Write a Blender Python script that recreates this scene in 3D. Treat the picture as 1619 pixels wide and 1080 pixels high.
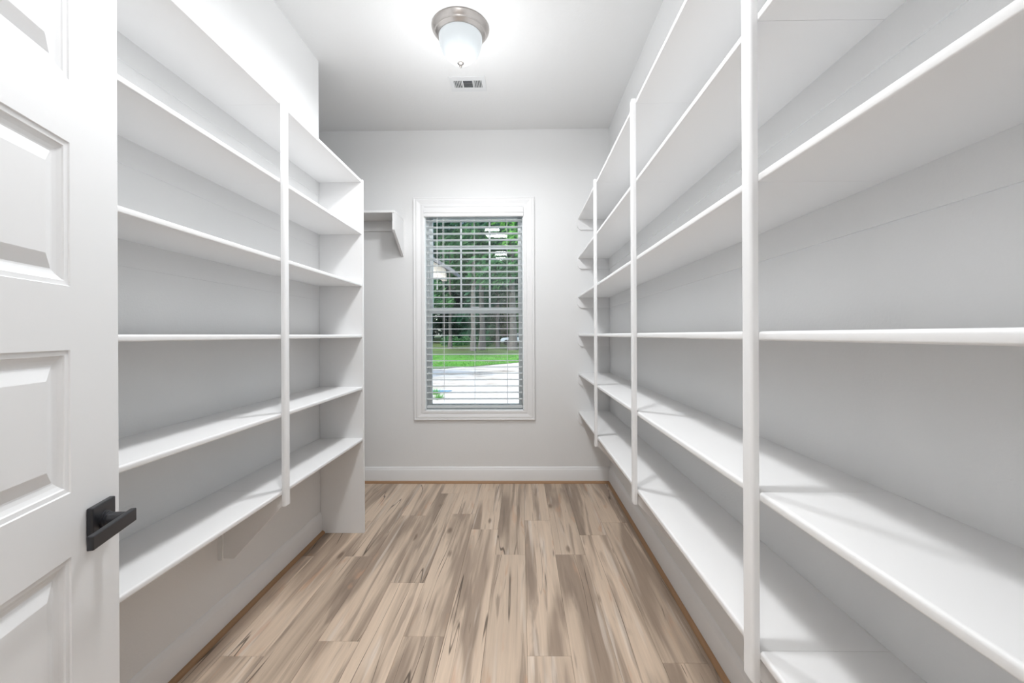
import bpy, bmesh, math, random
from mathutils import Matrix, Vector
random.seed(7)
S = bpy.context.scene
C = S.collection
for o in list(bpy.data.objects):
    bpy.data.objects.remove(o)

# ------------------------------------------------------------------ camera
cam = bpy.data.objects.new('camera', bpy.data.cameras.new('camera'))
C.objects.link(cam)
S.camera = cam
CAM_H = 1.2748
yaw, pitch, roll = 0.0126, -0.0003, -0.0044
F = Vector((-math.sin(yaw) * math.cos(pitch), math.cos(yaw) * math.cos(pitch), math.sin(pitch)))
R0 = Vector((math.cos(yaw), math.sin(yaw), 0))
U0 = R0.cross(F)
RX = R0 * math.cos(roll) + U0 * math.sin(roll)
UY = U0 * math.cos(roll) - R0 * math.sin(roll)
m = Matrix((RX, UY, -F)).transposed().to_4x4()
m.translation = (0, 0, CAM_H)
cam.matrix_world = m
cam.data.sensor_width = 36
cam.data.lens = 665 / 1619 * 36
cam.data.shift_x = (809.5 - 815.1) / 1619
cam.data.shift_y = (529.76 - 540) / 1619
cam.data.clip_start = 0.02
cam.data.clip_end = 400

# ------------------------------------------------------------------ world, sun, exposure
W = bpy.data.worlds.new('world')
S.world = W
W.use_nodes = True
nt = W.node_tree
bgn = nt.nodes['Background']
sky = nt.nodes.new('ShaderNodeTexSky')
sky.sky_type = 'NISHITA'
sky.sun_disc = False
sky.sun_elevation = math.radians(52)
sky.sun_rotation = math.radians(200)
sky.dust_density = 2.5
nt.links.new(sky.outputs[0], bgn.inputs[0])
bgn.inputs[1].default_value = 0.5

sun = bpy.data.lights.new('sun', 'SUN')
sun.energy = 2.6
sun.angle = math.radians(2)
sun.color = (1, 0.97, 0.92)
suno = bpy.data.objects.new('sun', sun)
C.objects.link(suno)
suno.rotation_euler = (math.radians(38), 0, math.radians(-22))

S.view_settings.view_transform = 'Standard'
S.view_settings.look = 'None'
S.view_settings.gamma = 1
S.view_settings.use_curve_mapping = False
S.view_settings.exposure = 0.1
LAMP_DOME = 0.3
LAMP_W = 16.0
FILL_W = 8.0  # power of the added point light below each lamp
HALL_FILL = 12.0

# ------------------------------------------------------------------ room measures (metres)
H = 3.05
D = 3.635          # back wall
XR = 0.765         # right wall
XL = -1.301        # left wall
XRF = 0.4957       # front of right shelves
XLF = -1.0229      # front of left shelves
YP = 2.70          # end panel of the left shelves
YF = 0.10          # room face of the doorway wall
XN = -2.45         # far end of the niche
LV = [0.6135, 0.945, 1.2802, 1.6103, 1.9456, 2.2814]   # shelf tops
T = 0.019
WX0, WX1, WZ0, WZ1 = -0.831, 0.0247, 0.624, 2.382      # window opening

# ------------------------------------------------------------------ materials
def mat(name):
    m = bpy.data.materials.new(name)
    m.use_nodes = True
    n = m.node_tree
    return m, n, n.nodes['Principled BSDF']

def N(n, t, **k):
    x = n.nodes.new(t)
    for a, b in k.items():
        if a.startswith('i_'):
            x.inputs[a[2:].replace('_', ' ')].default_value = b
        else:
            setattr(x, a, b)
    return x

def paint(name, col, rough=0.5, bump=0.0, scale=150.0, tint=0.015, dist=0.001, spec=0.4):
    m, n, b = mat(name)
    tc = N(n, 'ShaderNodeTexCoord')
    no = N(n, 'ShaderNodeTexNoise', i_Scale=2.3, i_Detail=3.0)
    n.links.new(tc.outputs['Object'], no.inputs['Vector'])
    mr = N(n, 'ShaderNodeMapRange')
    mr.inputs['To Min'].default_value = 1 - tint
    mr.inputs['To Max'].default_value = 1 + tint
    n.links.new(no.outputs['Fac'], mr.inputs['Value'])
    vm = N(n, 'ShaderNodeVectorMath', operation='SCALE')
    vm.inputs[0].default_value = col
    n.links.new(mr.outputs[0], vm.inputs['Scale'])
    n.links.new(vm.outputs[0], b.inputs['Base Color'])
    b.inputs['Roughness'].default_value = rough
    b.inputs['Specular IOR Level'].default_value = spec
    if bump:
        n2 = N(n, 'ShaderNodeTexNoise', i_Scale=scale, i_Detail=2.0)
        n.links.new(tc.outputs['Object'], n2.inputs['Vector'])
        bp = N(n, 'ShaderNodeBump', i_Strength=bump, i_Distance=dist)
        n.links.new(n2.outputs['Fac'], bp.inputs['Height'])
        n.links.new(bp.outputs[0], b.inputs['Normal'])
    return m

M = {}
M['wall'] = paint('wall_paint', (0.855, 0.858, 0.86), 0.75, 0.25, 130, 0.012, 0.0015, 0.25)
M['ceiling'] = paint('ceiling_paint', (0.84, 0.843, 0.845), 0.85, 0.35, 90, 0.012, 0.002, 0.2)
M['trim'] = paint('trim_paint', (0.885, 0.885, 0.89), 0.38, 0.04, 60, 0.008, 0.0005, 0.4)
M['shelf'] = paint('shelf_paint', (0.88, 0.88, 0.883), 0.42, 0.06, 70, 0.01, 0.0005, 0.35)
M['door'] = paint('door_paint', (0.84, 0.845, 0.855), 0.42, 0.05, 200, 0.006, 0.0004, 0.35)
M['vinyl'] = paint('window_vinyl', (0.88, 0.915, 0.925), 0.35, 0, 1, 0.005)
M['slat'] = paint('blind_slat', (0.92, 0.935, 0.94), 0.4, 0, 1, 0.005)
_n = M['slat'].node_tree
_t = N(_n, 'ShaderNodeBsdfTranslucent'); _t.inputs[0].default_value = (0.93, 0.95, 0.95, 1)
_m = N(_n, 'ShaderNodeMixShader'); _m.inputs[0].default_value = 0.45
_n.links.new(_n.nodes['Principled BSDF'].outputs[0], _m.inputs[1]); _n.links.new(_t.outputs[0], _m.inputs[2])
_n.links.new(_m.outputs[0], _n.nodes['Material Output'].inputs[0])
M['subfloor'] = paint('subfloor', (0.10, 0.08, 0.065), 0.9)
M['shoe'] = paint('shoe_wood', (0.40, 0.235, 0.125), 0.5, 0.2, 60, 0.12)
M['black'] = paint('black_metal', (0.012, 0.013, 0.017), 0.33, 0, 1, 0.01, spec=0.6)
M['vent_dark'] = paint('vent_slot_shade', (0.10, 0.105, 0.11), 0.8)  # dark tone standing in for shade inside the vent
M['register'] = paint('register_white', (0.78, 0.79, 0.80), 0.45)
M['cord'] = paint('cord_white', (0.85, 0.87, 0.88), 0.7)
M['siding'] = paint('siding_beige', (0.62, 0.55, 0.47), 0.8, 0.2, 12)
M['roof'] = paint('roof_shingle', (0.14, 0.14, 0.15), 0.9, 0.3, 20, 0.2)
M['bark'] = paint('bark', (0.135, 0.12, 0.115), 0.95, 1.0, 6, 0.3, 0.05, 0.1)
M['tarp'] = paint('tarp', (0.12, 0.25, 0.38), 0.6)
M['car_paint'] = paint('car_paint', (0.75, 0.77, 0.80), 0.25, 0, 1, 0.01)
M['car_glass'] = paint('car_glass', (0.02, 0.06, 0.09), 0.1)
M['tyre'] = paint('tyre', (0.02, 0.02, 0.02), 0.8)
m_, n_, b_ = mat('brushed_nickel')
b_.inputs['Base Color'].default_value = (0.50, 0.47, 0.45, 1)
b_.inputs['Metallic'].default_value = 1
b_.inputs['Roughness'].default_value = 0.33
no_ = N(n_, 'ShaderNodeTexNoise', i_Scale=40.0)
mr_ = N(n_, 'ShaderNodeMapRange'); mr_.inputs['To Min'].default_value = 0.28; mr_.inputs['To Max'].default_value = 0.4
n_.links.new(no_.outputs['Fac'], mr_.inputs['Value']); n_.links.new(mr_.outputs[0], b_.inputs['Roughness'])
M['nickel'] = m_
m_, n_, b_ = mat('dome_glass')
b_.inputs['Base Color'].default_value = (0.50, 0.54, 0.56, 1)
b_.inputs['Roughness'].default_value = 0.25
b_.inputs['Emission Color'].default_value = (0.93, 0.97, 1.0, 1)
b_.inputs['Emission Strength'].default_value = LAMP_DOME
M['dome'] = m_
m_, n_, b_ = mat('hall_fill')  # emission for the added hall panel
b_.inputs['Emission Color'].default_value = (1, 0.985, 0.96, 1)
b_.inputs['Emission Strength'].default_value = HALL_FILL
M['hall_fill'] = m_

def glass_mat():
    m, n, b = mat('window_glass')
    n.nodes.remove(b)
    out = n.nodes['Material Output']
    tr = N(n, 'ShaderNodeBsdfTransparent'); tr.inputs[0].default_value = (0.93, 0.975, 0.965, 1)
    gl = N(n, 'ShaderNodeBsdfGlossy'); gl.inputs['Roughness'].default_value = 0.01
    fr = N(n, 'ShaderNodeFresnel'); fr.inputs[0].default_value = 1.5
    mx = N(n, 'ShaderNodeMixShader')
    n.links.new(fr.outputs[0], mx.inputs[0]); n.links.new(tr.outputs[0], mx.inputs[1]); n.links.new(gl.outputs[0], mx.inputs[2])
    n.links.new(mx.outputs[0], out.inputs[0])
    return m
M['glass'] = glass_mat()

def math_(n, op, a, b=None, c=None):
    x = N(n, 'ShaderNodeMath', operation=op)
    for i, v in enumerate((a, b, c)):
        if v is None: continue
        if isinstance(v, (int, float)): x.inputs[i].default_value = v
        else: n.links.new(v, x.inputs[i])
    return x.outputs[0]

def mixc(n, fac, a, b):
    x = N(n, 'ShaderNodeMix', data_type='RGBA')
    if isinstance(fac, (int, float)): x.inputs[0].default_value = fac
    else: n.links.new(fac, x.inputs[0])
    for sock, v in ((x.inputs[6], a), (x.inputs[7], b)):
        if isinstance(v, tuple): sock.default_value = (*v, 1)
        else: n.links.new(v, sock)
    return x.outputs[2]

def sstep(n, v, lo, hi):
    x = N(n, 'ShaderNodeMapRange', interpolation_type='SMOOTHSTEP')
    x.inputs['From Min'].default_value = lo
    x.inputs['From Max'].default_value = hi
    n.links.new(v, x.inputs['Value'])
    return x.outputs[0]

def wood_floor():
    m, n, b = mat('plank_wood')
    geo = N(n, 'ShaderNodeNewGeometry')
    oi = N(n, 'ShaderNodeObjectInfo')
    sep = N(n, 'ShaderNodeSeparateXYZ')
    n.links.new(geo.outputs['Position'], sep.inputs[0])
    X, Y = sep.outputs[0], sep.outputs[1]
    rnd = math_(n, 'MULTIPLY', oi.outputs['Random'], 47.0)
    def vec(sx, sy, off):
        c = N(n, 'ShaderNodeCombineXYZ')
        n.links.new(math_(n, 'MULTIPLY', X, sx), c.inputs[0])
        n.links.new(math_(n, 'MULTIPLY', Y, sy), c.inputs[1])
        n.links.new(math_(n, 'ADD', rnd, off), c.inputs[2])
        return c.outputs[0]
    def noise(sx, sy, off, det=3.0, dis=0.0, rough=0.5):
        t = N(n, 'ShaderNodeTexNoise', i_Scale=1.0, i_Detail=det, i_Distortion=dis, i_Roughness=rough)
        n.links.new(vec(sx, sy, off), t.inputs['Vector'])
        return t.outputs['Fac']
    broad = noise(9.0, 0.7, 0.0, 3.0, 0.5, 0.5)
    broad2 = noise(20.0, 1.3, 9.0, 4.0, 0.7, 0.55)
    fine = noise(170.0, 6.0, 3.0, 3.0)
    mid = noise(55.0, 1.7, 5.0, 4.0, 0.4)
    f1 = sstep(n, broad, 0.44, 0.60)
    col = mixc(n, f1, (0.625, 0.495, 0.385), (0.345, 0.265, 0.205))
    f2 = math_(n, 'MULTIPLY', sstep(n, broad2, 0.56, 0.68), 0.6)
    col = mixc(n, f2, col, (0.25, 0.19, 0.15))
    # pale streaks
    pale = math_(n, 'MULTIPLY', sstep(n, noise(18.0, 1.0, 21.0, 3.0, 0.5), 0.58, 0.7), 0.6)
    col = mixc(n, pale, col, (0.70, 0.61, 0.53))
    # warm blotches
    warm = math_(n, 'MULTIPLY', sstep(n, noise(16.0, 2.4, 31.0, 3.0, 0.8), 0.60, 0.72), 0.55)
    col = mixc(n, warm, col, (0.55, 0.34, 0.225))
    gr = math_(n, 'MULTIPLY_ADD', fine, 0.24, 0.88)
    gm = math_(n, 'MULTIPLY_ADD', mid, 0.34, 0.85)
    g = math_(n, 'MULTIPLY', gr, gm)
    pr = math_(n, 'MULTIPLY_ADD', oi.outputs['Random'], 0.16, 0.92)
    g = math_(n, 'MULTIPLY', g, pr)
    vm = N(n, 'ShaderNodeVectorMath', operation='SCALE')
    n.links.new(col, vm.inputs[0]); n.links.new(g, vm.inputs['Scale'])
    col = vm.outputs[0]
    # thin cracks following the band borders
    cb = math_(n, 'ABSOLUTE', math_(n, 'SUBTRACT', noise(7.5, 0.36, 14.0, 2.0, 0.12), 0.5))
    cw = math_(n, 'SUBTRACT', 1.0, sstep(n, cb, 0.001, 0.006))
    mask = sstep(n, noise(5.0, 1.7, 60.0, 2.0), 0.46, 0.58)
    crack = math_(n, 'MULTIPLY', math_(n, 'MULTIPLY', cw, mask), 0.8)
    col = mixc(n, crack, col, (0.07, 0.05, 0.038))
    # short dark checks
    ch = sstep(n, noise(80.0, 3.0, 77.0, 2.0, 0.3), 0.72, 0.78)
    col = mixc(n, math_(n, 'MULTIPLY', ch, 0.75), col, (0.09, 0.07, 0.055))
    # knots
    vo = N(n, 'ShaderNodeTexVoronoi', i_Scale=1.0, i_Randomness=1.0)
    n.links.new(vec(6.5, 2.2, 0.0), vo.inputs['Vector'])
    kd = math_(n, 'ADD', vo.outputs['Distance'], math_(n, 'MULTIPLY', mid, 0.12))
    kn = math_(n, 'SUBTRACT', 1.0, sstep(n, kd, 0.10, 0.19))
    col = mixc(n, math_(n, 'MULTIPLY', kn, 0.65), col, (0.13, 0.085, 0.06))
    n.links.new(col, b.inputs['Base Color'])
    b.inputs['Roughness'].default_value = 0.5
    b.inputs['Specular IOR Level'].default_value = 0.3
    bp = N(n, 'ShaderNodeBump', i_Strength=0.12, i_Distance=0.001)
    n.links.new(g, bp.inputs['Height']); n.links.new(bp.outputs[0], b.inputs['Normal'])
    return m
M['plank'] = wood_floor()

def speckle(name, cols, scale, rough=0.95, stretch=(1, 1, 1), bump=0.5):
    m, n, b = mat(name)
    tc = N(n, 'ShaderNodeTexCoord')
    mp = N(n, 'ShaderNodeMapping'); mp.inputs['Scale'].default_value = stretch
    n.links.new(tc.outputs['Object'], mp.inputs[0])
    a = N(n, 'ShaderNodeTexNoise', i_Scale=scale, i_Detail=8.0, i_Roughness=0.65)
    n.links.new(mp.outputs[0], a.inputs['Vector'])
    r = N(n, 'ShaderNodeValToRGB')
    e = r.color_ramp.elements
    e[0].position = cols[0][0]; e[0].color = (*cols[0][1], 1)
    e[1].position = cols[-1][0]; e[1].color = (*cols[-1][1], 1)
    for p, c in cols[1:-1]:
        x = e.new(p); x.color = (*c, 1)
    n.links.new(a.outputs['Fac'], r.inputs[0]); n.links.new(r.outputs[0], b.inputs['Base Color'])
    b.inputs['Roughness'].default_value = rough
    b.inputs['Specular IOR Level'].default_value = 0.1
    bp = N(n, 'ShaderNodeBump', i_Strength=bump, i_Distance=0.03)
    n.links.new(a.outputs['Fac'], bp.inputs['Height']); n.links.new(bp.outputs[0], b.inputs['Normal'])
    return m
M['gravel'] = speckle('gravel', [(0.30, (0.16, 0.13, 0.11)), (0.39, (0.40, 0.34, 0.29)), (0.50, (0.53, 0.49, 0.455)), (0.7, (0.60, 0.58, 0.56))], 1.3, stretch=(0.6, 1, 1))
M['lawn'] = speckle('lawn', [(0.30, (0.12, 0.12, 0.06)), (0.45, (0.09, 0.22, 0.045)), (0.7, (0.14, 0.34, 0.06))], 0.8, stretch=(0.5, 1, 1))
M['litter'] = speckle('leaf_litter', [(0.30, (0.10, 0.08, 0.06)), (0.5, (0.09, 0.13, 0.05)), (0.7, (0.16, 0.24, 0.08))], 0.7, stretch=(0.4, 1, 1))

def leafm(name, c1, c2):
    m, n, b = mat(name)
    oi = N(n, 'ShaderNodeObjectInfo')
    geo = N(n, 'ShaderNodeNewGeometry')
    col = mixc(n, geo.outputs['Random Per Island'], c1, c2)
    n.links.new(col, b.inputs['Base Color'])
    b.inputs['Roughness'].default_value = 0.6
    b.inputs['Specular IOR Level'].default_value = 0.2
    tl = N(n, 'ShaderNodeBsdfTranslucent')
    n.links.new(col, tl.inputs[0])
    mx = N(n, 'ShaderNodeMixShader'); mx.inputs[0].default_value = 0.4
    n.links.new(b.outputs[0], mx.inputs[1]); n.links.new(tl.outputs[0], mx.inputs[2])
    n.links.new(mx.outputs[0], n.nodes['Material Output'].inputs[0])
    return m
M['leaf'] = leafm('leaf_green', (0.04, 0.115, 0.055), (0.11, 0.25, 0.10))
M['leaf_dark'] = leafm('leaf_dark', (0.015, 0.06, 0.04), (0.045, 0.135, 0.075))
M['leaf_bright'] = leafm('leaf_bright', (0.08, 0.24, 0.05), (0.18, 0.42, 0.09))
M['grass'] = leafm('grass_blade', (0.10, 0.28, 0.05), (0.2, 0.42, 0.08))

# ------------------------------------------------------------------ mesh helpers
def box(bm, x0, x1, y0, y1, z0, z1, bev=0.0):
    vs = [bm.verts.new(p) for p in ((x0, y0, z0), (x1, y0, z0), (x1, y1, z0), (x0, y1, z0),
                                    (x0, y0, z1), (x1, y0, z1), (x1, y1, z1), (x0, y1, z1))]
    fs = [bm.faces.new([vs[i] for i in q]) for q in
          ((0, 3, 2, 1), (4, 5, 6, 7), (0, 1, 5, 4), (1, 2, 6, 5), (2, 3, 7, 6), (3, 0, 4, 7))]
    if bev:
        es = list({e for f in fs for e in f.edges})
        bmesh.ops.bevel(bm, geom=es, offset=bev, segments=2, affect='EDGES', profile=0.5)

def prism(bm, pts, axis, a, b):
    """extrude 2-D points along axis; pts are in the two other axes (in xyz order)"""
    def mk(p, t):
        return {'x': (t, p[0], p[1]), 'y': (p[0], t, p[1]), 'z': (p[0], p[1], t)}[axis]
    va = [bm.verts.new(mk(p, a)) for p in pts]
    vb = [bm.verts.new(mk(p, b)) for p in pts]
    n = len(pts)
    bm.faces.new(va); bm.faces.new(list(reversed(vb)))
    for i in range(n):
        j = (i + 1) % n
        bm.faces.new([va[j], va[i], vb[i], vb[j]])

def lathe(bm, prof, seg=48, cx=0, cy=0, cz=0):
    rings = []
    for r, z in prof:
        if r < 1e-6: rings.append([bm.verts.new((cx, cy, cz + z))])
        else: rings.append([bm.verts.new((cx + r * math.cos(2 * math.pi * k / seg), cy + r * math.sin(2 * math.pi * k / seg), cz + z)) for k in range(seg)])
    for A, B in zip(rings, rings[1:]):
        for k in range(seg):
            j = (k + 1) % seg
            if len(A) == 1 and len(B) == 1: continue
            if len(A) == 1: bm.faces.new([A[0], B[j], B[k]])
            elif len(B) == 1: bm.faces.new([A[k], A[j], B[0]])
            else: bm.faces.new([A[k], A[j], B[j], B[k]])

def tube(bm, pts, rad, seg=8):
    prev = None
    pts = [Vector(p) for p in pts]
    for i, p in enumerate(pts):
        d = (pts[min(i + 1, len(pts) - 1)] - pts[max(i - 1, 0)]).normalized()
        u = d.cross(Vector((0.31, 0.9, 0.2))).normalized()
        v = d.cross(u)
        r = rad[i] if isinstance(rad, (list, tuple)) else rad
        ring = [bm.verts.new(p + r * (math.cos(2 * math.pi * k / seg) * u + math.sin(2 * math.pi * k / seg) * v)) for k in range(seg)]
        if prev:
            for k in range(seg):
                j = (k + 1) % seg
                bm.faces.new([prev[k], prev[j], ring[j], ring[k]])
        else: bm.faces.new(list(reversed(ring)))
        prev = ring
    bm.faces.new(prev)

def obj(name, bm, m, parent=None, smooth=False):
    bmesh.ops.recalc_face_normals(bm, faces=bm.faces)
    me = bpy.data.meshes.new(name)
    bm.to_mesh(me); bm.free()
    me.materials.append(M[m])
    if smooth:
        me.polygons.foreach_set('use_smooth', [True] * len(me.polygons))
        try: me.set_sharp_from_angle(angle=math.radians(35))
        except Exception: pass
    o = bpy.data.objects.new(name, me)
    C.objects.link(o)
    if parent is not None: o.parent = parent
    return o

def obox(name, dims, m, parent=None, bev=0.0):
    bm = bmesh.new(); box(bm, *dims, bev)
    return obj(name, bm, m, parent)

def struct(name, boxes, m, parent=None):
    bm = bmesh.new()
    for b in boxes: box(bm, *b)
    o = obj(name, bm, m, parent)
    if parent is None: o['kind'] = 'structure'
    return o

def empty(name, loc=(0, 0, 0), rz=0):
    o = bpy.data.objects.new(name, None); C.objects.link(o)
    o.location = loc; o.rotation_euler = (0, 0, rz)
    o.empty_display_size = 0.1
    return o

def thing(name, label, cat, loc=(0, 0, 0), rz=0, group=None):
    o = empty(name, loc, rz); tag(o, label, cat, group)
    return o

def tag(o, label, cat, group=None, kind=None):
    o['label'] = label; o['category'] = cat
    if group: o['group'] = group
    if kind: o['kind'] = kind
    return o

def copy_tree(o, parent=None):
    c = o.copy(); C.objects.link(c); c.parent = parent
    for ch in [x for x in o.children]:
        copy_tree(ch, c)
    return c

# ------------------------------------------------------------------ floor with planks
floor = struct('floor', [(XN - 0.1, 1.4, -2.6, D + 0.1, -0.06, -0.004)], 'subfloor')
PW = 0.1745
seam0 = 0.02
joint = {0: 1.67, -1: 2.44, -2: 2.757, -3: 1.775, -4: 3.38, -5: 2.965, -6: 2.416, 1: 2.44, 2: 2.68, 3: 1.637, 4: 2.2}
g = 0.0004
for k in range(-14, 8):
    x0 = seam0 + PW * k; x1 = x0 + PW
    if x1 < XN or x0 > 1.4: continue
    x0c, x1c = max(x0, XN), min(x1, 1.4)
    j = joint.get(k, 1.22 * ((k * 0.377) % 1))
    while j > -2.5: j -= 1.22
    j -= 0.0
    y = j
    while y < D:
        a, b = max(y, -2.55), min(y + 1.22, D)
        y += 1.22
        if b - a < 0.02: continue
        if x1c < XL - 0.05 and b < 2.65: continue          # under the left wall
        if x0c > XR + 0.02 and b > 0.1: continue
        bm = bmesh.new()
        w = 0.0012
        xa, xb, ya, yb = x0c + g, x1c - g, a + g, b - g
        lo = [bm.verts.new(p) for p in ((xa, ya, -0.004), (xb, ya, -0.004), (xb, yb, -0.004), (xa, yb, -0.004))]
        md = [bm.verts.new((v.co.x, v.co.y, -0.0007)) for v in lo]
        hi = [bm.verts.new(p) for p in ((xa + w, ya + w, 0), (xb - w, ya + w, 0), (xb - w, yb - w, 0), (xa + w, yb - w, 0))]
        for A, B in ((lo, md), (md, hi)):
            for q in range(4):
                r = (q + 1) % 4
                bm.faces.new([A[q], A[r], B[r], B[q]])
        bm.faces.new(hi)
        obj('plank', bm, 'plank', floor)

# ------------------------------------------------------------------ walls, ceiling
struct('ceiling', [(XN - 0.1, 1.4, -2.6, D + 0.17, H, H + 0.12)], 'ceiling')
struct('wall_right', [(XR, XR + 0.12, YF, D, 0, H)], 'wall')
struct('wall_back', [(XN - 0.1, WX0, D, D + 0.165, -0.3, H), (WX1, XR + 0.12, D, D + 0.165, -0.3, H),
                     (WX0, WX1, D, D + 0.165, -0.3, WZ0), (WX0, WX1, D, D + 0.165, WZ1, H)], 'wall')
struct('wall_left', [(XL - 0.12, XL, YF, YP + 0.004, 0, H), (XN, XL - 0.12, YP - 0.11, YP + 0.004, 0, H)], 'wall')
struct('wall_niche', [(XN - 0.1, XN, YP - 0.11, D, 0, H)], 'wall')
DX0, DX1, DZ = -0.60, 0.19, 2.085
struct('wall_front', [(XL - 0.12, DX0, YF - 0.12, YF, 0, H), (DX1, XR + 0.12, YF - 0.12, YF, 0, H), (DX0, DX1, YF - 0.12, YF, DZ, H)], 'wall')
struct('wall_hall', [(-2.0, -1.9, -2.6, YF - 0.12, 0, H), (1.3, 1.4, -2.6, YF - 0.12, 0, H), (-1.9, 1.3, -2.6, -2.5, 0, H),
                     (-1.9, XL - 0.12, YF - 0.22, YF - 0.12, 0, H), (XR + 0.12, 1.3, YF - 0.22, YF - 0.12, 0, H)], 'wall')
# door jamb and casings
bm = bmesh.new()
for x in (DX0, DX1 - 0.018): box(bm, x, x + 0.018, YF - 0.125, YF + 0.002, 0, DZ)
box(bm, DX0, DX1, YF - 0.125, YF + 0.002, DZ - 0.018, DZ)
box(bm, DX1 - 0.018, DX1 + 0.062, YF, YF + 0.015, 0, DZ + 0.06)
box(bm, DX0 - 0.062, DX0 + 0.004, YF, YF + 0.012, 0, DZ + 0.06)
box(bm, DX0 - 0.062, DX1 + 0.062, YF, YF + 0.015, DZ, DZ + 0.062)
o = obj('trim_1', bm, 'trim'); o['kind'] = 'structure'

# baseboards: moulded profile (distance from the wall, height)
BP = [(0, 0), (0.014, 0), (0.014, 0.108), (0.012, 0.114), (0.0085, 0.119), (0.0075, 0.126), (0.004, 0.134), (0, 0.137)]
def shoe_pts():
    return [(0, 0)] + [(0.0175 * math.cos(a), 0.0175 * math.sin(a)) for a in [i * math.pi / 12 for i in range(7)]]
def base(name, kind, a, b, w):
    """kind: 'back' (along x on wall y=w), 'right'/'left' along y on wall x=w"""
    e = empty(name); e['kind'] = 'structure'
    for nm, pr, mt, off in (('board', BP, 'trim', 0), ('shoe_moulding', shoe_pts(), 'shoe', 0.014)):
        bm = bmesh.new()
        if kind == 'back': prism(bm, [(w - off - p[0], p[1]) for p in pr], 'x', a, b)
        elif kind == 'right': prism(bm, [(w - off - p[0], p[1]) for p in pr], 'y', a, b)
        else: prism(bm, [(w + off + p[0], p[1]) for p in pr], 'y', a, b)
        obj(nm, bm, mt, e, smooth=True)
base('baseboard_back', 'back', XN, XR, D)
base('baseboard_right', 'right', YF, D - 0.014, XR)
base('baseboard_left', 'left', YF, YP, XL)

# ------------------------------------------------------------------ ceiling lamps
def make_lamp(label):
    t = thing('ceiling_light', label, 'ceiling light', (0, 0, H), group='flush ceiling lights of the pantry')
    bm = bmesh.new()
    lathe(bm, [(0, 0), (0.163, 0), (0.1645, -0.006), (0.161, -0.014), (0.150, -0.026), (0.1445, -0.033), (0.1435, -0.037),
               (0.139, -0.040), (0.133, -0.050), (0.129, -0.053), (0.122, -0.053), (0.120, -0.035), (0, -0.035)], 64)
    obj('canopy', bm, 'nickel', t, True)
    bm = bmesh.new()
    lathe(bm, [(0.1215, -0.045), (0.1245, -0.056), (0.1235, -0.078), (0.118, -0.105), (0.108, -0.132), (0.092, -0.158),
               (0.072, -0.178), (0.048, -0.193), (0.024, -0.201), (0, -0.204)], 64)
    obj('glass_dome', bm, 'dome', t, True)
    bm = bmesh.new()
    lathe(bm, [(0, -0.198), (0.019, -0.2), (0.0195, -0.204), (0.015, -0.209), (0.008, -0.212), (0.0065, -0.216), (0.0085, -0.22), (0.0055, -0.227), (0, -0.229)], 24)
    obj('finial', bm, 'nickel', t, True)
    ld = bpy.data.lights.new('under_dome_light', 'AREA')  # disc light added below the dome, stands in for the lamp's output
    ld.shape = 'DISK'; ld.size = 0.22; ld.energy = LAMP_W; ld.color = (0.975, 0.99, 1.0)
    lo_ = bpy.data.objects.new('under_dome_light', ld); C.objects.link(lo_); lo_.parent = t; lo_.location = (0, 0, -0.232)
    ld = bpy.data.lights.new('added_fill', 'POINT')  # added point light hanging in the air under the lamp, lifts upper walls
    ld.shadow_soft_size = 0.09; ld.energy = FILL_W; ld.color = (0.975, 0.99, 1.0)
    lo_ = bpy.data.objects.new('added_fill', ld); C.objects.link(lo_); lo_.parent = t; lo_.location = (0, 0, -0.52)
    return t
lamp = make_lamp('round brushed nickel flush ceiling light with frosted glass dome')
lamp.location = (-0.341, 2.43, H)
l2 = copy_tree(lamp)
l2['label'] = 'second round nickel ceiling light nearer the doorway, seen mirrored in the window glass'
l2.location = (-0.31, 0.95, H)
for ch in l2.children:
    if ch.type == 'LIGHT':
        ch.data = ch.data.copy(); ch.data.energy *= 0.72 if ch.data.type == 'POINT' else 0.92

# added glowing panel behind the camera, unseen, fills light on the doorway side
ht = thing('hall_fill_panel', 'flat glowing panel added unseen on the hall ceiling to fill light through the doorway', 'ceiling light', (-0.3, -1.3, H))
obox('frame', (-0.62, 0.62, -0.62, 0.62, -0.03, 0), 'register', ht)
obox('glow_sheet', (-0.59, 0.59, -0.59, 0.59, -0.034, -0.030), 'hall_fill', ht)

# ------------------------------------------------------------------ ceiling vent
v = thing('ceiling_vent', 'white louvred air vent in the ceiling behind the round light', 'vent', (-0.3645, 2.965, H))
bm = bmesh.new()
vx, vy, z0, z1 = 0.125, 0.086, -0.006, 0
ix0, ix1, iy = -0.098, 0.098, 0.044
box(bm, -vx, ix0, -vy, vy, z0, z1); box(bm, ix1, vx, -vy, vy, z0, z1)
box(bm, ix0, ix1, -vy, -iy, z0, z1); box(bm, ix0, ix1, iy, vy, z0, z1)
box(bm, -0.041, -0.033, -iy, iy, z0, z1); box(bm, 0.033, 0.041, -iy, iy, z0, z1)
obj('frame', bm, 'register', v)
obox('slot_shade', (ix0, ix1, -iy, iy, -0.0008, -0.0002), 'vent_dark', v)  # dark sheet flush with the ceiling, paints the shade behind the louvres
for sgn in (-1, 1):
    for i in range(5):
        cx = sgn * (0.041 + 0.0114 * (i + 0.5) )
        bm = bmesh.new()
        prism(bm, [(cx - 0.0022, z0), (cx + 0.0022, z0), (cx + 0.0022, z0 + 0.001), (cx - 0.0022, z0 + 0.001)], 'y', -iy, iy)
        obj('louvre', bm, 'register', v)
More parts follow.
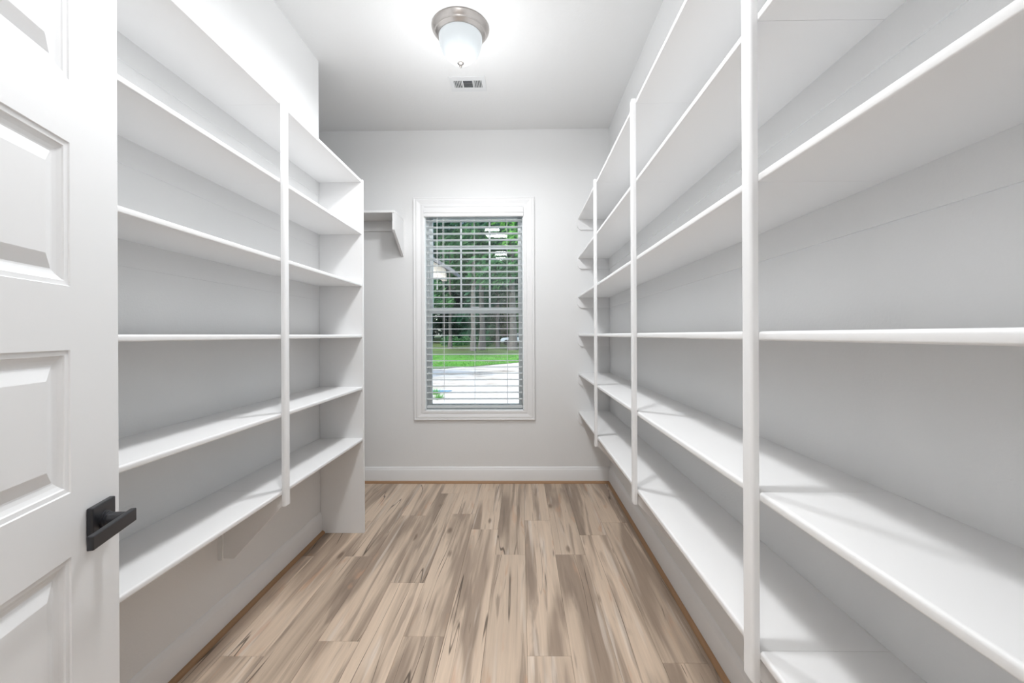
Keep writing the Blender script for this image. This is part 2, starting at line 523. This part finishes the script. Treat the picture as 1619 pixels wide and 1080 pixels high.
for i in range(7):
    cy = -iy + 2 * iy / 7 * (i + 0.5)
    bm = bmesh.new()
    prism(bm, [(cy - 0.004, z0 + 0.001), (cy - 0.003, z0 + 0.001), (cy + 0.004, z0 + 0.0048), (cy + 0.003, z0 + 0.0048)], 'x', -0.033, 0.033)
    obj('louvre', bm, 'register', v)

# ------------------------------------------------------------------ shelving
def shelf_profile(xw, xf, zt):
    """board cross-section (x,z): square at the wall, rounded nose at the front"""
    s = 1 if xf > xw else -1
    r = 0.0065
    pts = [(xw, zt - T), (xf - s * r * 0.6, zt - T)]
    for a in range(0, 91, 30):
        t = math.radians(a)
        pts.append((xf - s * r * 0.6 + s * r * 0.6 * math.sin(t), zt - T + r * 0.6 - r * 0.6 * math.cos(t)))
    for a in range(0, 91, 18):
        t = math.radians(a)
        pts.append((xf - s * r + s * r * math.cos(t), zt - r + r * math.sin(t)))
    pts.append((xw, zt))
    out = []
    for p in pts:
        if not out or (abs(p[0] - out[-1][0]) + abs(p[1] - out[-1][1])) > 1e-5: out.append(p)
    return out

def post(parent, xf, s, y):
    """s = +1 when the aisle lies towards +x"""
    pt, pw, r = 0.0165, 0.038, 0.007
    x1 = xf + s * pt
    pts = [(xf, y), (xf, y + pw)]
    for a in range(90, -1, -18):
        t = math.radians(a); pts.append((x1 - s * r + s * r * math.cos(t), y + pw - r + r * math.sin(t)))
    for a in range(0, -91, -18):
        t = math.radians(a); pts.append((x1 - s * r + s * r * math.cos(t), y + r + r * math.sin(t)))
    bm = bmesh.new(); prism(bm, pts, 'z', 0.547, LV[5] + 0.002)
    obj('post', bm, 'trim', parent, True)

def bracket(parent, xw, s, xf, y):
    zt = LV[0] - T
    obox('bracket_plate', (min(xw, xw + s * T), max(xw, xw + s * T), y, y + 0.036, 0.315, zt), 'trim', parent, 0.001)
    a = xw + s * T
    pts = [(a, zt), (xf - s * 0.004, zt), (xf - s * 0.004, 0.547), (a + s * 0.045, 0.318), (a, 0.318)]
    bm = bmesh.new(); prism(bm, pts, 'y', y + 0.009, y + 0.028)
    obj('bracket', bm, 'trim', parent)

def cleat(parent, xw, s, ya, yb, zt):
    x2 = xw + s * (0.006 if s < 0 else 0.003)
    obox('wall_cleat', (min(xw, x2), max(xw, x2), ya, yb, zt - T - 0.087, zt - T), 'wall', parent)

# right side: four bays, posts at three places
R = thing('wall_shelving', 'white built-in six-level shelving along the right wall with three upright posts', 'shelves', (XR, YF, 0))
R0_ = empty('tmp'); bpy.data.objects.remove(R0_)
def local(o, root):
    o.location = (-root.location.x, -root.location.y, 0)
ysR = [YF + 0.001, 0.8829, 1.8046, 2.7337, D - 0.0005]
before = set(bpy.data.objects)
for zt in LV:
    for a, b in zip(ysR, ysR[1:]):
        bm = bmesh.new(); prism(bm, shelf_profile(XR - 0.0005, XRF, zt), 'y', a + 0.0004, b - 0.0004)
        obj('shelf_board', bm, 'shelf', R, True)
    cleat(R, XR, -1, YF + 0.001, D - 0.018, zt)
    # end cleat on the back wall with a clipped front corner
    zc = zt - T
    x1 = XRF - 0.008
    pts = [(XR, zc), (x1, zc), (x1, zc - 0.055), (x1 + 0.006, zc - 0.066), (x1 + 0.016, zc - 0.078), (x1 + 0.03, zc - 0.087), (XR, zc - 0.087)]
    bm = bmesh.new(); prism(bm, pts, 'y', D - 0.0175, D - 0.0003)
    obj('end_cleat', bm, 'trim', R)
for y in ysR[1:4]:
    post(R, XRF, -1, y)
    bracket(R, XR, -1, XRF, y + 0.001)
for o in set(bpy.data.objects) - before: local(o, R)

# left side: two bays, one post, tall end panel to the floor
L = thing('wall_shelving', 'white built-in six-level shelving along the left wall ending in a tall floor panel', 'shelves', (XL, YF, 0))
ysL = [YF + 0.001, 1.782, YP - 0.0005]
before = set(bpy.data.objects)
for zt in LV:
    for a, b in zip(ysL, ysL[1:]):
        bm = bmesh.new(); prism(bm, shelf_profile(XL + 0.0005, XLF, zt), 'y', a + 0.0004, b - 0.0004)
        obj('shelf_board', bm, 'shelf', L, True)
    cleat(L, XL, 1, YF + 0.001, YP - 0.001, zt)
post(L, XLF, 1, ysL[1])
bracket(L, XL, 1, XLF, ysL[1] + 0.001)
bm = bmesh.new(); box(bm, XL + 0.0005, XLF + 0.006, YP, YP + T, 0.0, LV[5], 0.0018)
obj('side_panel', bm, 'shelf', L)
for o in set(bpy.data.objects) - before: local(o, L)

# niche shelf on the back wall
K = thing('closet_shelf', 'white shelf on slanted end bracket in the niche left of the window', 'shelf', (-1.01, D, 2.26))
before = set(bpy.data.objects)
obox('shelf_board', (XN + 0.001, -1.012, D - 0.268, D - 0.0005, LV[5] - T, LV[5]), 'shelf', K, 0.003)
obox('wall_cleat', (XN + 0.001, -1.031, D - 0.0175, D - 0.0003, LV[5] - T - 0.087, LV[5] - T), 'trim', K, 0.001)
bm = bmesh.new()
prism(bm, [(D - 0.0005, LV[5] - T), (D - 0.262, LV[5] - T), (D - 0.262, 2.128), (D - 0.247, 2.112), (D - 0.0005, 1.955)], 'x', -1.031, -1.012)
obj('end_bracket', bm, 'trim', K)
for o in set(bpy.data.objects) - before: o.location = (1.01, -D, -2.26)

# ------------------------------------------------------------------ door
door = empty('door_1', (-0.5958, 0.118, 0.008), math.radians(107.04)); door['kind'] = 'structure'
DWD, DT, DH = 0.76, 0.035, 2.062
ST = 0.132
PZ = [(0.282, 0.531), (0.639, 0.886), (0.997, 1.244), (1.354, 1.603), (1.711, 1.958)]
bm = bmesh.new()
box(bm, 0, ST, 0, DT, 0, DH); box(bm, DWD - ST, DWD, 0, DT, 0, DH)
zs = [0] + [z for p in PZ for z in p] + [DH]
for a, b in zip(zs[0::2], zs[1::2]): box(bm, ST, DWD - ST, 0, DT, a, b)
obj('door_frame', bm, 'door', door)
PR = [(0, 0), (0.0015, 0.0022), (0.009, 0.003), (0.0105, 0.0052), (0.017, 0.0085), (0.0235, 0.0105), (0.0265, 0.0108),
      (0.0475, 0.0032), (0.0495, 0.0026)]
for za, zb in PZ:
    bm = bmesh.new()
    for side in (0, 1):
        prev = None
        for ins, dp in PR:
            y = dp if side == 0 else DT - dp
            ring = [bm.verts.new(p) for p in ((ST + ins, y, za + ins), (DWD - ST - ins, y, za + ins), (DWD - ST - ins, y, zb - ins), (ST + ins, y, zb - ins))]
            if prev:
                for q in range(4):
                    r = (q + 1) % 4
                    bm.faces.new([prev[q], prev[r], ring[r], ring[q]])
            prev = ring
        bm.faces.new(prev)
    obj('raised_panel', bm, 'door', door)
# lever handle, matte black
hx, hz = DWD - 0.063, 0.921
hd = obox('rosette', (hx - 0.033, hx + 0.033, -0.0105, 0, hz - 0.033, hz + 0.033), 'black', door, 0.0022)
hd['label'] = 'square black rosette'
bm = bmesh.new()
lathe(bm, [(0, 0), (0.0165, 0), (0.0165, 0.003), (0.0135, 0.004), (0.0135, 0.007), (0.012, 0.008), (0.0105, 0.025), (0.0095, 0.036), (0, 0.036)], 28)
bmesh.ops.transform(bm, matrix=Matrix.Translation((hx, -0.0105, hz)) @ Matrix.Rotation(math.radians(90), 4, 'X'), verts=bm.verts)
obj('spindle', bm, 'black', hd, True)
bm = bmesh.new()
box(bm, hx - 0.112, hx + 0.0125, -0.0545, -0.0445, hz - 0.0122, hz + 0.0122, 0.0018)
lv = obj('lever', bm, 'black', hd)
obox('latch_plate', (DWD, DWD + 0.0012, 0.006, 0.029, hz - 0.028, hz + 0.028), 'black', door)
for z in (0.2, 1.03, 1.85):
    bm = bmesh.new(); tube(bm, [(-0.006, -0.006, z - 0.045), (-0.006, -0.006, z + 0.045)], 0.0055, 12)
    obj('hinge', bm, 'black', door, True)

# ------------------------------------------------------------------ window
win = empty('window_1', (0, 0, 0)); win['kind'] = 'structure'
# casing: mitred moulded profile swept round the opening
CPF = [(0.000, 0.0), (0.000, 0.011), (0.006, 0.013), (0.024, 0.013), (0.030, 0.010), (0.040, 0.012), (0.060, 0.017), (0.072, 0.018), (0.078, 0.015), (0.086, 0.0185), (0.093, 0.0185), (0.095, 0.016), (0.095, 0.0)]
bm = bmesh.new()
corners = [(WX0, WZ0, -1, -1), (WX1, WZ0, 1, -1), (WX1, WZ1, 1, 1), (WX0, WZ1, -1, 1)]
cols = []
for (cx, cz, sx, sz) in corners:
    cols.append([bm.verts.new((cx + sx * p[0] * (1 if True else 1), D - p[1], cz + sz * p[0] * 0.86)) for p in CPF])
for a in range(4):
    A, B = cols[a], cols[(a + 1) % 4]
    for i in range(len(CPF) - 1):
        bm.faces.new([A[i], A[i + 1], B[i + 1], B[i]])
obj('casing', bm, 'trim', win)
# jamb lining
bm = bmesh.new()
JD = D + 0.165
box(bm, WX0, WX0 + 0.008, D, JD, WZ0, WZ1); box(bm, WX1 - 0.008, WX1, D, JD, WZ0, WZ1)
box(bm, WX0, WX1, D, JD, WZ0, WZ0 + 0.006); box(bm, WX0, WX1, D, JD, WZ1 - 0.012, WZ1)
obj('jamb', bm, 'vinyl', win)
# vinyl frame
def ring(bm, x0, x1, z0, z1, y0, y1, w, wb=None, wt=None):
    wb = w if wb is None else wb; wt = w if wt is None else wt
    box(bm, x0, x0 + w, y0, y1, z0, z1, 0.0015); box(bm, x1 - w, x1, y0, y1, z0, z1, 0.0015)
    box(bm, x0 + w, x1 - w, y0, y1, z0, z0 + wb, 0.0015); box(bm, x0 + w, x1 - w, y0, y1, z1 - wt, z1, 0.0015)
fx0, fx1, fz0, fz1 = WX0 + 0.008, WX1 - 0.008, WZ0 + 0.006, WZ1 - 0.012
bm = bmesh.new(); ring(bm, fx0, fx1, fz0, fz1, D + 0.075, D + 0.15, 0.014, 0.008)
obj('window_frame', bm, 'vinyl', win)
GX0, GX1 = -0.787, -0.0195
# lower sash
lo = bmesh.new(); ring(lo, fx0 + 0.014, fx1 - 0.014, fz0 + 0.008, 1.517, D + 0.082, D + 0.108, GX0 - fx0 - 0.014, 0.028, 0.05)
ls = obj('lower_sash', lo, 'vinyl', win)
obox('pane', (GX0, GX1, D + 0.094, D + 0.097, fz0 + 0.034, 1.468), 'glass', ls)
bm = bmesh.new(); box(bm, -0.44, -0.366, D + 0.078, D + 0.100, 1.517, 1.526, 0.002)
obj('sash_lock', bm, 'vinyl', ls)
# upper sash with muntins
up = bmesh.new(); ring(up, fx0 + 0.014, fx1 - 0.014, 1.475, fz1 - 0.014, D + 0.112, D + 0.138, GX0 - fx0 - 0.010, 0.045, 0.045)
us = obj('upper_sash', up, 'vinyl', win)
uz0, uz1 = 1.52, fz1 - 0.059
obox('pane', (GX0, GX1, D + 0.124, D + 0.127, uz0 - 0.004, uz1 + 0.004), 'glass', us)
for i in (1, 2):
    x = GX0 + (GX1 - GX0) * i / 3
    obox('muntin', (x - 0.008, x + 0.008, D + 0.116, D + 0.123, uz0, uz1), 'vinyl', us)
    z = uz0 + (uz1 - uz0) * i / 3
    obox('muntin', (GX0, GX1, D + 0.1165, D + 0.1228, z - 0.008, z + 0.008), 'vinyl', us)

# ------------------------------------------------------------------ blind
bl = thing('window_blind', 'white horizontal slat blind with open slats hanging inside the window frame', 'blind', (-0.403, D + 0.038, WZ0))
before = set(bpy.data.objects)
bx0, bx1 = WX0 + 0.012, WX1 - 0.012
yb_ = D + 0.038
bm = bmesh.new()
vp = [(D - 0.021, 2.378), (D - 0.021, 2.356), (D - 0.026, 2.350), (D - 0.026, 2.330), (D - 0.021, 2.326), (D - 0.024, 2.318), (D - 0.024, 2.300),
      (D - 0.018, 2.295), (D - 0.008, 2.295), (D - 0.008, 2.378)]
prism(bm, vp, 'x', WX0 + 0.001, WX1 - 0.001)
obj('valance', bm, 'trim', bl)
obox('head_rail', (bx0, bx1, D + 0.008, D + 0.066, 2.315, 2.365), 'slat', bl)
def slat_mesh():
    me = bmesh.new()
    w, th, n = 0.0305, 0.0032, 6
    top = []; bot = []
    for i in range(n + 1):
        y = -w + 2 * w * i / n
        c = 0.003 * (1 - (y / w) ** 2)
        top.append((y, c + th / 2)); bot.append((y, c - th / 2))
    prism(me, top + bot[::-1], 'x', bx0 + 0.402, bx1 + 0.402)
    return me
sm = slat_mesh()
s0 = obj('slat', sm, 'slat', bl, True)
zsl = [1.2725 + 0.0555 * k for k in range(-10, 19)]
zsl = [z for z in zsl if 0.69 < z < 2.31]
s0.location = (-0.402, yb_, zsl[0])
for z in zsl[1:]:
    c = s0.copy(); C.objects.link(c); c.parent = bl; c.location = (-0.402, yb_, z)
bm = bmesh.new(); box(bm, bx0, bx1, yb_ - 0.028, yb_ + 0.028, 0.640, 0.662, 0.003)
obj('bottom_rail', bm, 'slat', bl)
for x in (-0.675, -0.402, -0.118):
    for dy in (-0.0315, 0.0315):
        bm = bmesh.new(); tube(bm, [(x, yb_ + dy, 0.655), (x, yb_ + dy, 2.32)], 0.0011, 6)
        obj('ladder_cord', bm, 'cord', bl)
bm = bmesh.new(); tube(bm, [(-0.722, D - 0.004, 1.71), (-0.722, D + 0.002, 2.3)], 0.0028, 8); obj('tilt_cord', bm, 'cord', bl)
bm = bmesh.new(); tube(bm, [(-0.722, D - 0.004, 1.67), (-0.722, D - 0.004, 1.685), (-0.722, D - 0.004, 1.712)], [0.006, 0.0055, 0.003], 10); obj('cord_tassel', bm, 'cord', bl)
bm = bmesh.new(); tube(bm, [(-0.664, D + 0.0, 0.70), (-0.664, D + 0.002, 2.3)], 0.0014, 6); obj('lift_cord', bm, 'cord', bl)
for o in set(bpy.data.objects) - before:
    o.location = o.location + Vector((0.403, -(D + 0.038), -WZ0))

# ------------------------------------------------------------------ outdoors
GZ = -0.30
o = struct('ground_gravel', [(-60, 60, D + 0.165, 30, GZ - 0.2, GZ)], 'gravel')
bm = bmesh.new()
edge = [(-60, 15.5), (-30, 18.0), (-12, 19.2), (-6, 19.6), (-3.6, 19.8), (-2, 21.4), (0, 24), (4, 26), (12, 27), (60, 28)]
far = 34.0
top = [bm.verts.new((x, y, GZ + 0.02)) for x, y in edge]
tf = [bm.verts.new((x, far + 2.0 * math.sin(x * 0.4), GZ + 0.05)) for x, y in edge]
for i in range(len(edge) - 1): bm.faces.new([top[i], top[i + 1], tf[i + 1], tf[i]])
o = obj('ground_lawn', bm, 'lawn'); o['kind'] = 'structure'
bm = bmesh.new()
gx = [-60 + 6 * i for i in range(21)]; gy = [33, 40, 50, 60, 75, 95, 140]
vv = [[bm.verts.new((x, y, GZ + 0.03 + 0.012 * max(0, y - 36) + (0.08 * math.sin(x * 0.7 + y) if y > 35 else 0))) for x in gx] for y in gy]
for j in range(len(gy) - 1):
    for i in range(len(gx) - 1): bm.faces.new([vv[j][i], vv[j][i + 1], vv[j + 1][i + 1], vv[j + 1][i]])
o = obj('ground_woodland', bm, 'litter'); o['kind'] = 'structure'

# lawn blades
def blades(n, fx, fy, h, name, mt, zb=GZ):
    vs, fs = [], []
    for i in range(n):
        x, y = fx(), fy()
        if y is None: continue
        a = random.uniform(0, math.pi); w = random.uniform(0.012, 0.03); hh = h * random.uniform(0.5, 1.3)
        dx, dy = w * math.cos(a), w * math.sin(a)
        lx, ly = random.uniform(-0.05, 0.05), random.uniform(-0.05, 0.05)
        k = len(vs)
        vs += [(x - dx, y - dy, zb), (x + dx, y + dy, zb), (x + lx, y + ly, zb + hh)]
        fs.append((k, k + 1, k + 2))
    me = bpy.data.meshes.new(name); me.from_pydata(vs, [], fs); me.materials.append(M[mt])
    o = bpy.data.objects.new(name, me); C.objects.link(o)
    return o
def lawn_y(x):
    for (xa, ya), (xb, yb) in zip(edge, edge[1:]):
        if xa <= x <= xb: return ya + (yb - ya) * (x - xa) / (xb - xa)
pts = []
gx_ = [None]
def rx(): gx_[0] = random.uniform(-14, 6); return gx_[0]
def ry():
    y0 = lawn_y(gx_[0]) + 0.02
    return y0 + (34 - y0) * random.random() ** 1.3
g_ = blades(16000, rx, ry, 0.09, 'lawn_grass', 'grass', GZ + 0.01)
tag(g_, 'short green grass growing on the lawn beyond the gravel', 'grass', kind='stuff')
# weed tufts on the gravel near the house
def weed(x, y, n, h, label):
    vs, fs = [], []
    for i in range(n):
        a = random.uniform(0, 2 * math.pi); r = random.uniform(0, 0.12); hh = h * random.uniform(0.5, 1.2); l = random.uniform(0.05, 0.16)
        bx, by = r * math.cos(a), r * math.sin(a)
        k = len(vs); w = 0.012
        vs += [(bx - w * math.sin(a), by + w * math.cos(a), 0), (bx + w * math.sin(a), by - w * math.cos(a), 0), (bx + l * math.cos(a), by + l * math.sin(a), hh)]
        fs.append((k, k + 1, k + 2))
    me = bpy.data.meshes.new('weed'); me.from_pydata(vs, [], fs); me.materials.append(M['leaf_bright'])
    o = bpy.data.objects.new('weed', me); C.objects.link(o); o.location = (x, y, GZ)
    tag(o, label, 'plant', 'weeds on the gravel')
weed(-2.28, 11.2, 50, 0.16, 'small green weed on the gravel at the left, behind the blue strip')
weed(-2.02, 10.3, 60, 0.15, 'small green weed on the gravel in front of the blue strip')
bm = bmesh.new()
prism(bm, [(-3.2, 11.45), (-2.0, 11.7), (-1.95, 11.85), (-2.6, 11.95), (-3.3, 11.8)], 'z', GZ, GZ + 0.02)
tag(obj('tarp', bm, 'tarp'), 'flat blue strip lying on the gravel at lower left of the window view', 'tarp')

# carport with gable, left edge of the view
cp = thing('carport', 'beige gabled carport roof at the left edge of the window view', 'building', (-6.5, 14.0, GZ))
before = set(bpy.data.objects)
bm = bmesh.new()
xr_, zb_, sl = -2.50, 3.20, 0.62
cxm = -6.5; hw = xr_ - cxm
prism(bm, [(cxm - hw, zb_), (xr_, zb_), (xr_, zb_ + 0.28), (cxm, zb_ + 0.28 + hw * sl), (cxm - hw, zb_ + 0.28)], 'y', 14.0, 14.12)
obj('gable', bm, 'siding', cp)
for s in (-1, 1):
    bm = bmesh.new()
    xe = cxm + s * (hw + 0.34); ze = zb_ + 0.30 + (-0.34) * sl
    zt_ = zb_ + 0.30 + hw * sl
    prism(bm, [(xe, ze), (cxm, zt_), (cxm, zt_ + 0.16), (xe, ze + 0.12)], 'y', 13.75, 15.0)
    obj('roof_slope', bm, 'roof', cp)
for x in (cxm - hw + 1.2, xr_ - 1.7):
    for y in (14.02, 14.7):
        obox('post', (x - 0.09, x + 0.09, y, y + 0.18, GZ, zb_), 'siding', cp)
for x in (cxm - hw + 0.1, xr_ - 0.2): obox('side_beam', (x - 0.08, x + 0.08, 14.12, 14.95, zb_, zb_ + 0.25), 'siding', cp)
for o in set(bpy.data.objects) - before:
    o.location = (6.5, -14.0, -GZ)

# car
car = thing('car', 'white car with dark windows parked at the wood edge behind the big trunk', 'car', (-0.4, 55.0, GZ + 0.28))
def loft(bm, secs, xs):
    pass
bm = bmesh.new()
prism(bm, [(-2.25, 0.35), (-2.2, 0.78), (-1.9, 0.92), (-0.9, 1.0), (1.8, 1.02), (2.2, 0.95), (2.3, 0.6), (2.25, 0.35)], 'y', -0.88, 0.88)
bmesh.ops.bevel(bm, geom=list(bm.edges), offset=0.06, segments=2, affect='EDGES')
obj('body', bm, 'car_paint', car, True)
bm = bmesh.new()
prism(bm, [(-1.15, 0.98), (-0.35, 1.44), (1.3, 1.46), (2.0, 1.0)], 'y', -0.74, 0.74)
bmesh.ops.bevel(bm, geom=list(bm.edges), offset=0.05, segments=2, affect='EDGES')
obj('windows', bm, 'car_glass', car, True)
obox('roof', (-0.35, 1.3, -0.72, 0.72, 1.44, 1.5), 'car_paint', car, 0.02)
for x in (-1.45, 1.45):
    for y in (-0.82, 0.82):
        bm = bmesh.new(); lathe(bm, [(0, -0.1), (0.3, -0.1), (0.34, -0.06), (0.34, 0.06), (0.3, 0.1), (0, 0.1)], 20)
        bmesh.ops.transform(bm, matrix=Matrix.Translation((x, y, 0.34)) @ Matrix.Rotation(math.radians(90), 4, 'X'), verts=bm.verts)
        obj('wheel', bm, 'tyre', car, True)

# trees
def leaves_mesh(n, blobs, size, mt, seed):
    rnd = random.Random(seed)
    vs, fs = [], []
    for i in range(n):
        cx, cy, cz, rx_, rz_ = rnd.choice(blobs)
        while True:
            p = Vector((rnd.uniform(-1, 1), rnd.uniform(-1, 1), rnd.uniform(-1, 1)))
            if 0.3 < p.length < 1: break
        q = Vector((cx + p.x * rx_, cy + p.y * rx_, cz + p.z * rz_))
        d = Vector((rnd.gauss(0, 1), rnd.gauss(0, 1), rnd.gauss(0, 0.6))).normalized()
        u = d.orthogonal().normalized(); w = d.cross(u)
        s = size * rnd.uniform(0.5, 1.3)
        k = len(vs)
        vs += [tuple(q - u * s), tuple(q - w * s * 0.45), tuple(q + u * s), tuple(q + w * s * 0.45)]
        fs.append((k, k + 1, k + 2, k + 3))
    me = bpy.data.meshes.new('foliage'); me.from_pydata(vs, [], fs); me.materials.append(M[mt])
    return me
def trunk_bm(h, r, lean, seed, nb=5, first=0.35):
    rnd = random.Random(seed)
    bm = bmesh.new()
    pts = [(lean * t * h + rnd.uniform(-.05, .05) * h * 0.1, rnd.uniform(-.05, .05) * h * 0.1, t * h) for t in [i / 8 for i in range(9)]]
    rad = [r * (1.35 if i == 0 else 1 - 0.085 * i) for i in range(9)]
    tube(bm, pts, rad, 10)
    tips = []
    for i in range(nb):
        t = first + (0.97 - first) * i / max(1, nb - 1)
        a = rnd.uniform(0, 2 * math.pi); L_ = h * rnd.uniform(0.12, 0.22)
        b = Vector((lean * t * h, 0, t * h))
        c = b + Vector((math.cos(a) * L_, math.sin(a) * L_, L_ * 0.6))
        tube(bm, [b, (b + c) / 2 + Vector((0, 0, -0.1)), c], [r * 0.3, r * 0.2, r * 0.06], 6)
        tips.append(c)
    return bm, tips
def tree(x, y, h, r, label, group, seed, mt='leaf', first=0.35, n=2600, size=0.32, spread=1.0, lean=0.0, zb=None, low=False):
    z = GZ + 0.03 + 0.012 * max(0, y - 36) if zb is None else zb
    t = thing('tree', label, 'tree', (x, y, z), group=group)
    bm, tips = trunk_bm(h, r, lean, seed, 7, first)
    obj('trunk', bm, 'bark', t, True)
    blobs = [(p.x, p.y, p.z, h * 0.15 * spread, h * 0.1) for p in tips] + [(lean * h, 0, h, h * 0.13, h * 0.1)]
    if low: blobs += [(random.uniform(-2, 2), random.uniform(-1, 1), hh, 2.4, 1.6) for hh in (1.2, 3, 5, 7)]
    me = leaves_mesh(n, blobs, size, mt, seed)
    f = bpy.data.objects.new('foliage', me); C.objects.link(f); f.parent = t; f['kind'] = 'stuff'
    return t
tree(-0.80, 40.5, 17, 0.40, 'thick grey tree trunk at right of window view, before the white car', 'tall trees at the wood edge', 11, 'leaf', 0.32, 3000, 0.3)
tree(-4.55, 40.0, 16, 0.24, 'slim grey tree trunk at the middle of the window view', 'tall trees at the wood edge', 12, 'leaf', 0.4, 2600, 0.3, lean=0.01)
tree(-3.85, 42.0, 18, 0.30, 'grey tree trunk just right of the middle slim trunk', 'tall trees at the wood edge', 13, 'leaf_dark', 0.38, 2800, 0.3)
tree(-7.4, 44.0, 11, 0.20, 'thin tree trunk at the left of the window view', 'tall trees at the wood edge', 14, 'leaf', 0.35, 2600, 0.3)
tree(-2.7, 48.0, 16, 0.20, 'thin dark tree trunk left of the white car', 'tall trees at the wood edge', 15, 'leaf_dark', 0.3, 2600, 0.3)
tree(-6.7, 26.5, 12.5, 0.14, 'nearer tree with bright green leaves arching over the top of the window view', 'nearer leafy trees', 16, 'leaf_bright', 0.72, 4200, 0.16, 1.1)
tree(0.9, 28.5, 11, 0.15, 'nearer leafy tree beyond the right edge of the window view', 'nearer leafy trees', 17, 'leaf_bright', 0.4, 3000, 0.16, 1.1)
# dense wood: four source trees, copied
src = []
for i, mt in enumerate(('leaf_dark', 'leaf', 'leaf_dark', 'leaf_dark')):
    t = tree(0, 60, 19 + i, 0.22, 'dark leafy tree in the dense wood behind the lawn', 'dense wood behind the lawn', 30 + i, mt, 0.25, 5200, 0.42, 1.25, low=True)
    src.append(t)
rr = random.Random(5)
spots = [(x + rr.uniform(-1, 1), y + rr.uniform(-2, 2)) for y in (60, 73, 89, 106) for x in range(-31, 14, 6)]
for i, (x, y) in enumerate(spots):
    t = src[i] if i < 4 else copy_tree(src[i % 4])
    t.location = (x, y, GZ + 0.03 + 0.012 * (y - 36)); t.rotation_euler.z = rr.uniform(0, 6.28)
    s = rr.uniform(0.9, 1.25)
    if y < 98 and -0.25 < x / y < -0.145: s *= 0.5
    t.scale = (s, s, s)
# shrubs at the wood edge
shr = thing('shrub', 'low green shrub at the foot of the dense wood', 'shrub', (0, 52, GZ), group='low shrubs at the wood edge')
me = leaves_mesh(900, [(0, 0, 0.5, 1.4, 0.8), (0.9, 0.3, 0.35, 1.0, 0.6), (-0.8, 0, 0.4, 1.0, 0.7)], 0.16, 'leaf', 77)
f = bpy.data.objects.new('foliage', me); C.objects.link(f); f.parent = shr; f['kind'] = 'stuff'
sp = [(x + rr.uniform(-1, 1), 53 + rr.uniform(-2, 3)) for x in range(-22, 10, 3) if not -3.2 < x < 1.5]
for i, (x, y) in enumerate(sp):
    t = shr if i == 0 else copy_tree(shr)
    t.location = (x, y, GZ + 0.03 + 0.012 * (y - 36)); t.rotation_euler.z = rr.uniform(0, 6.28)
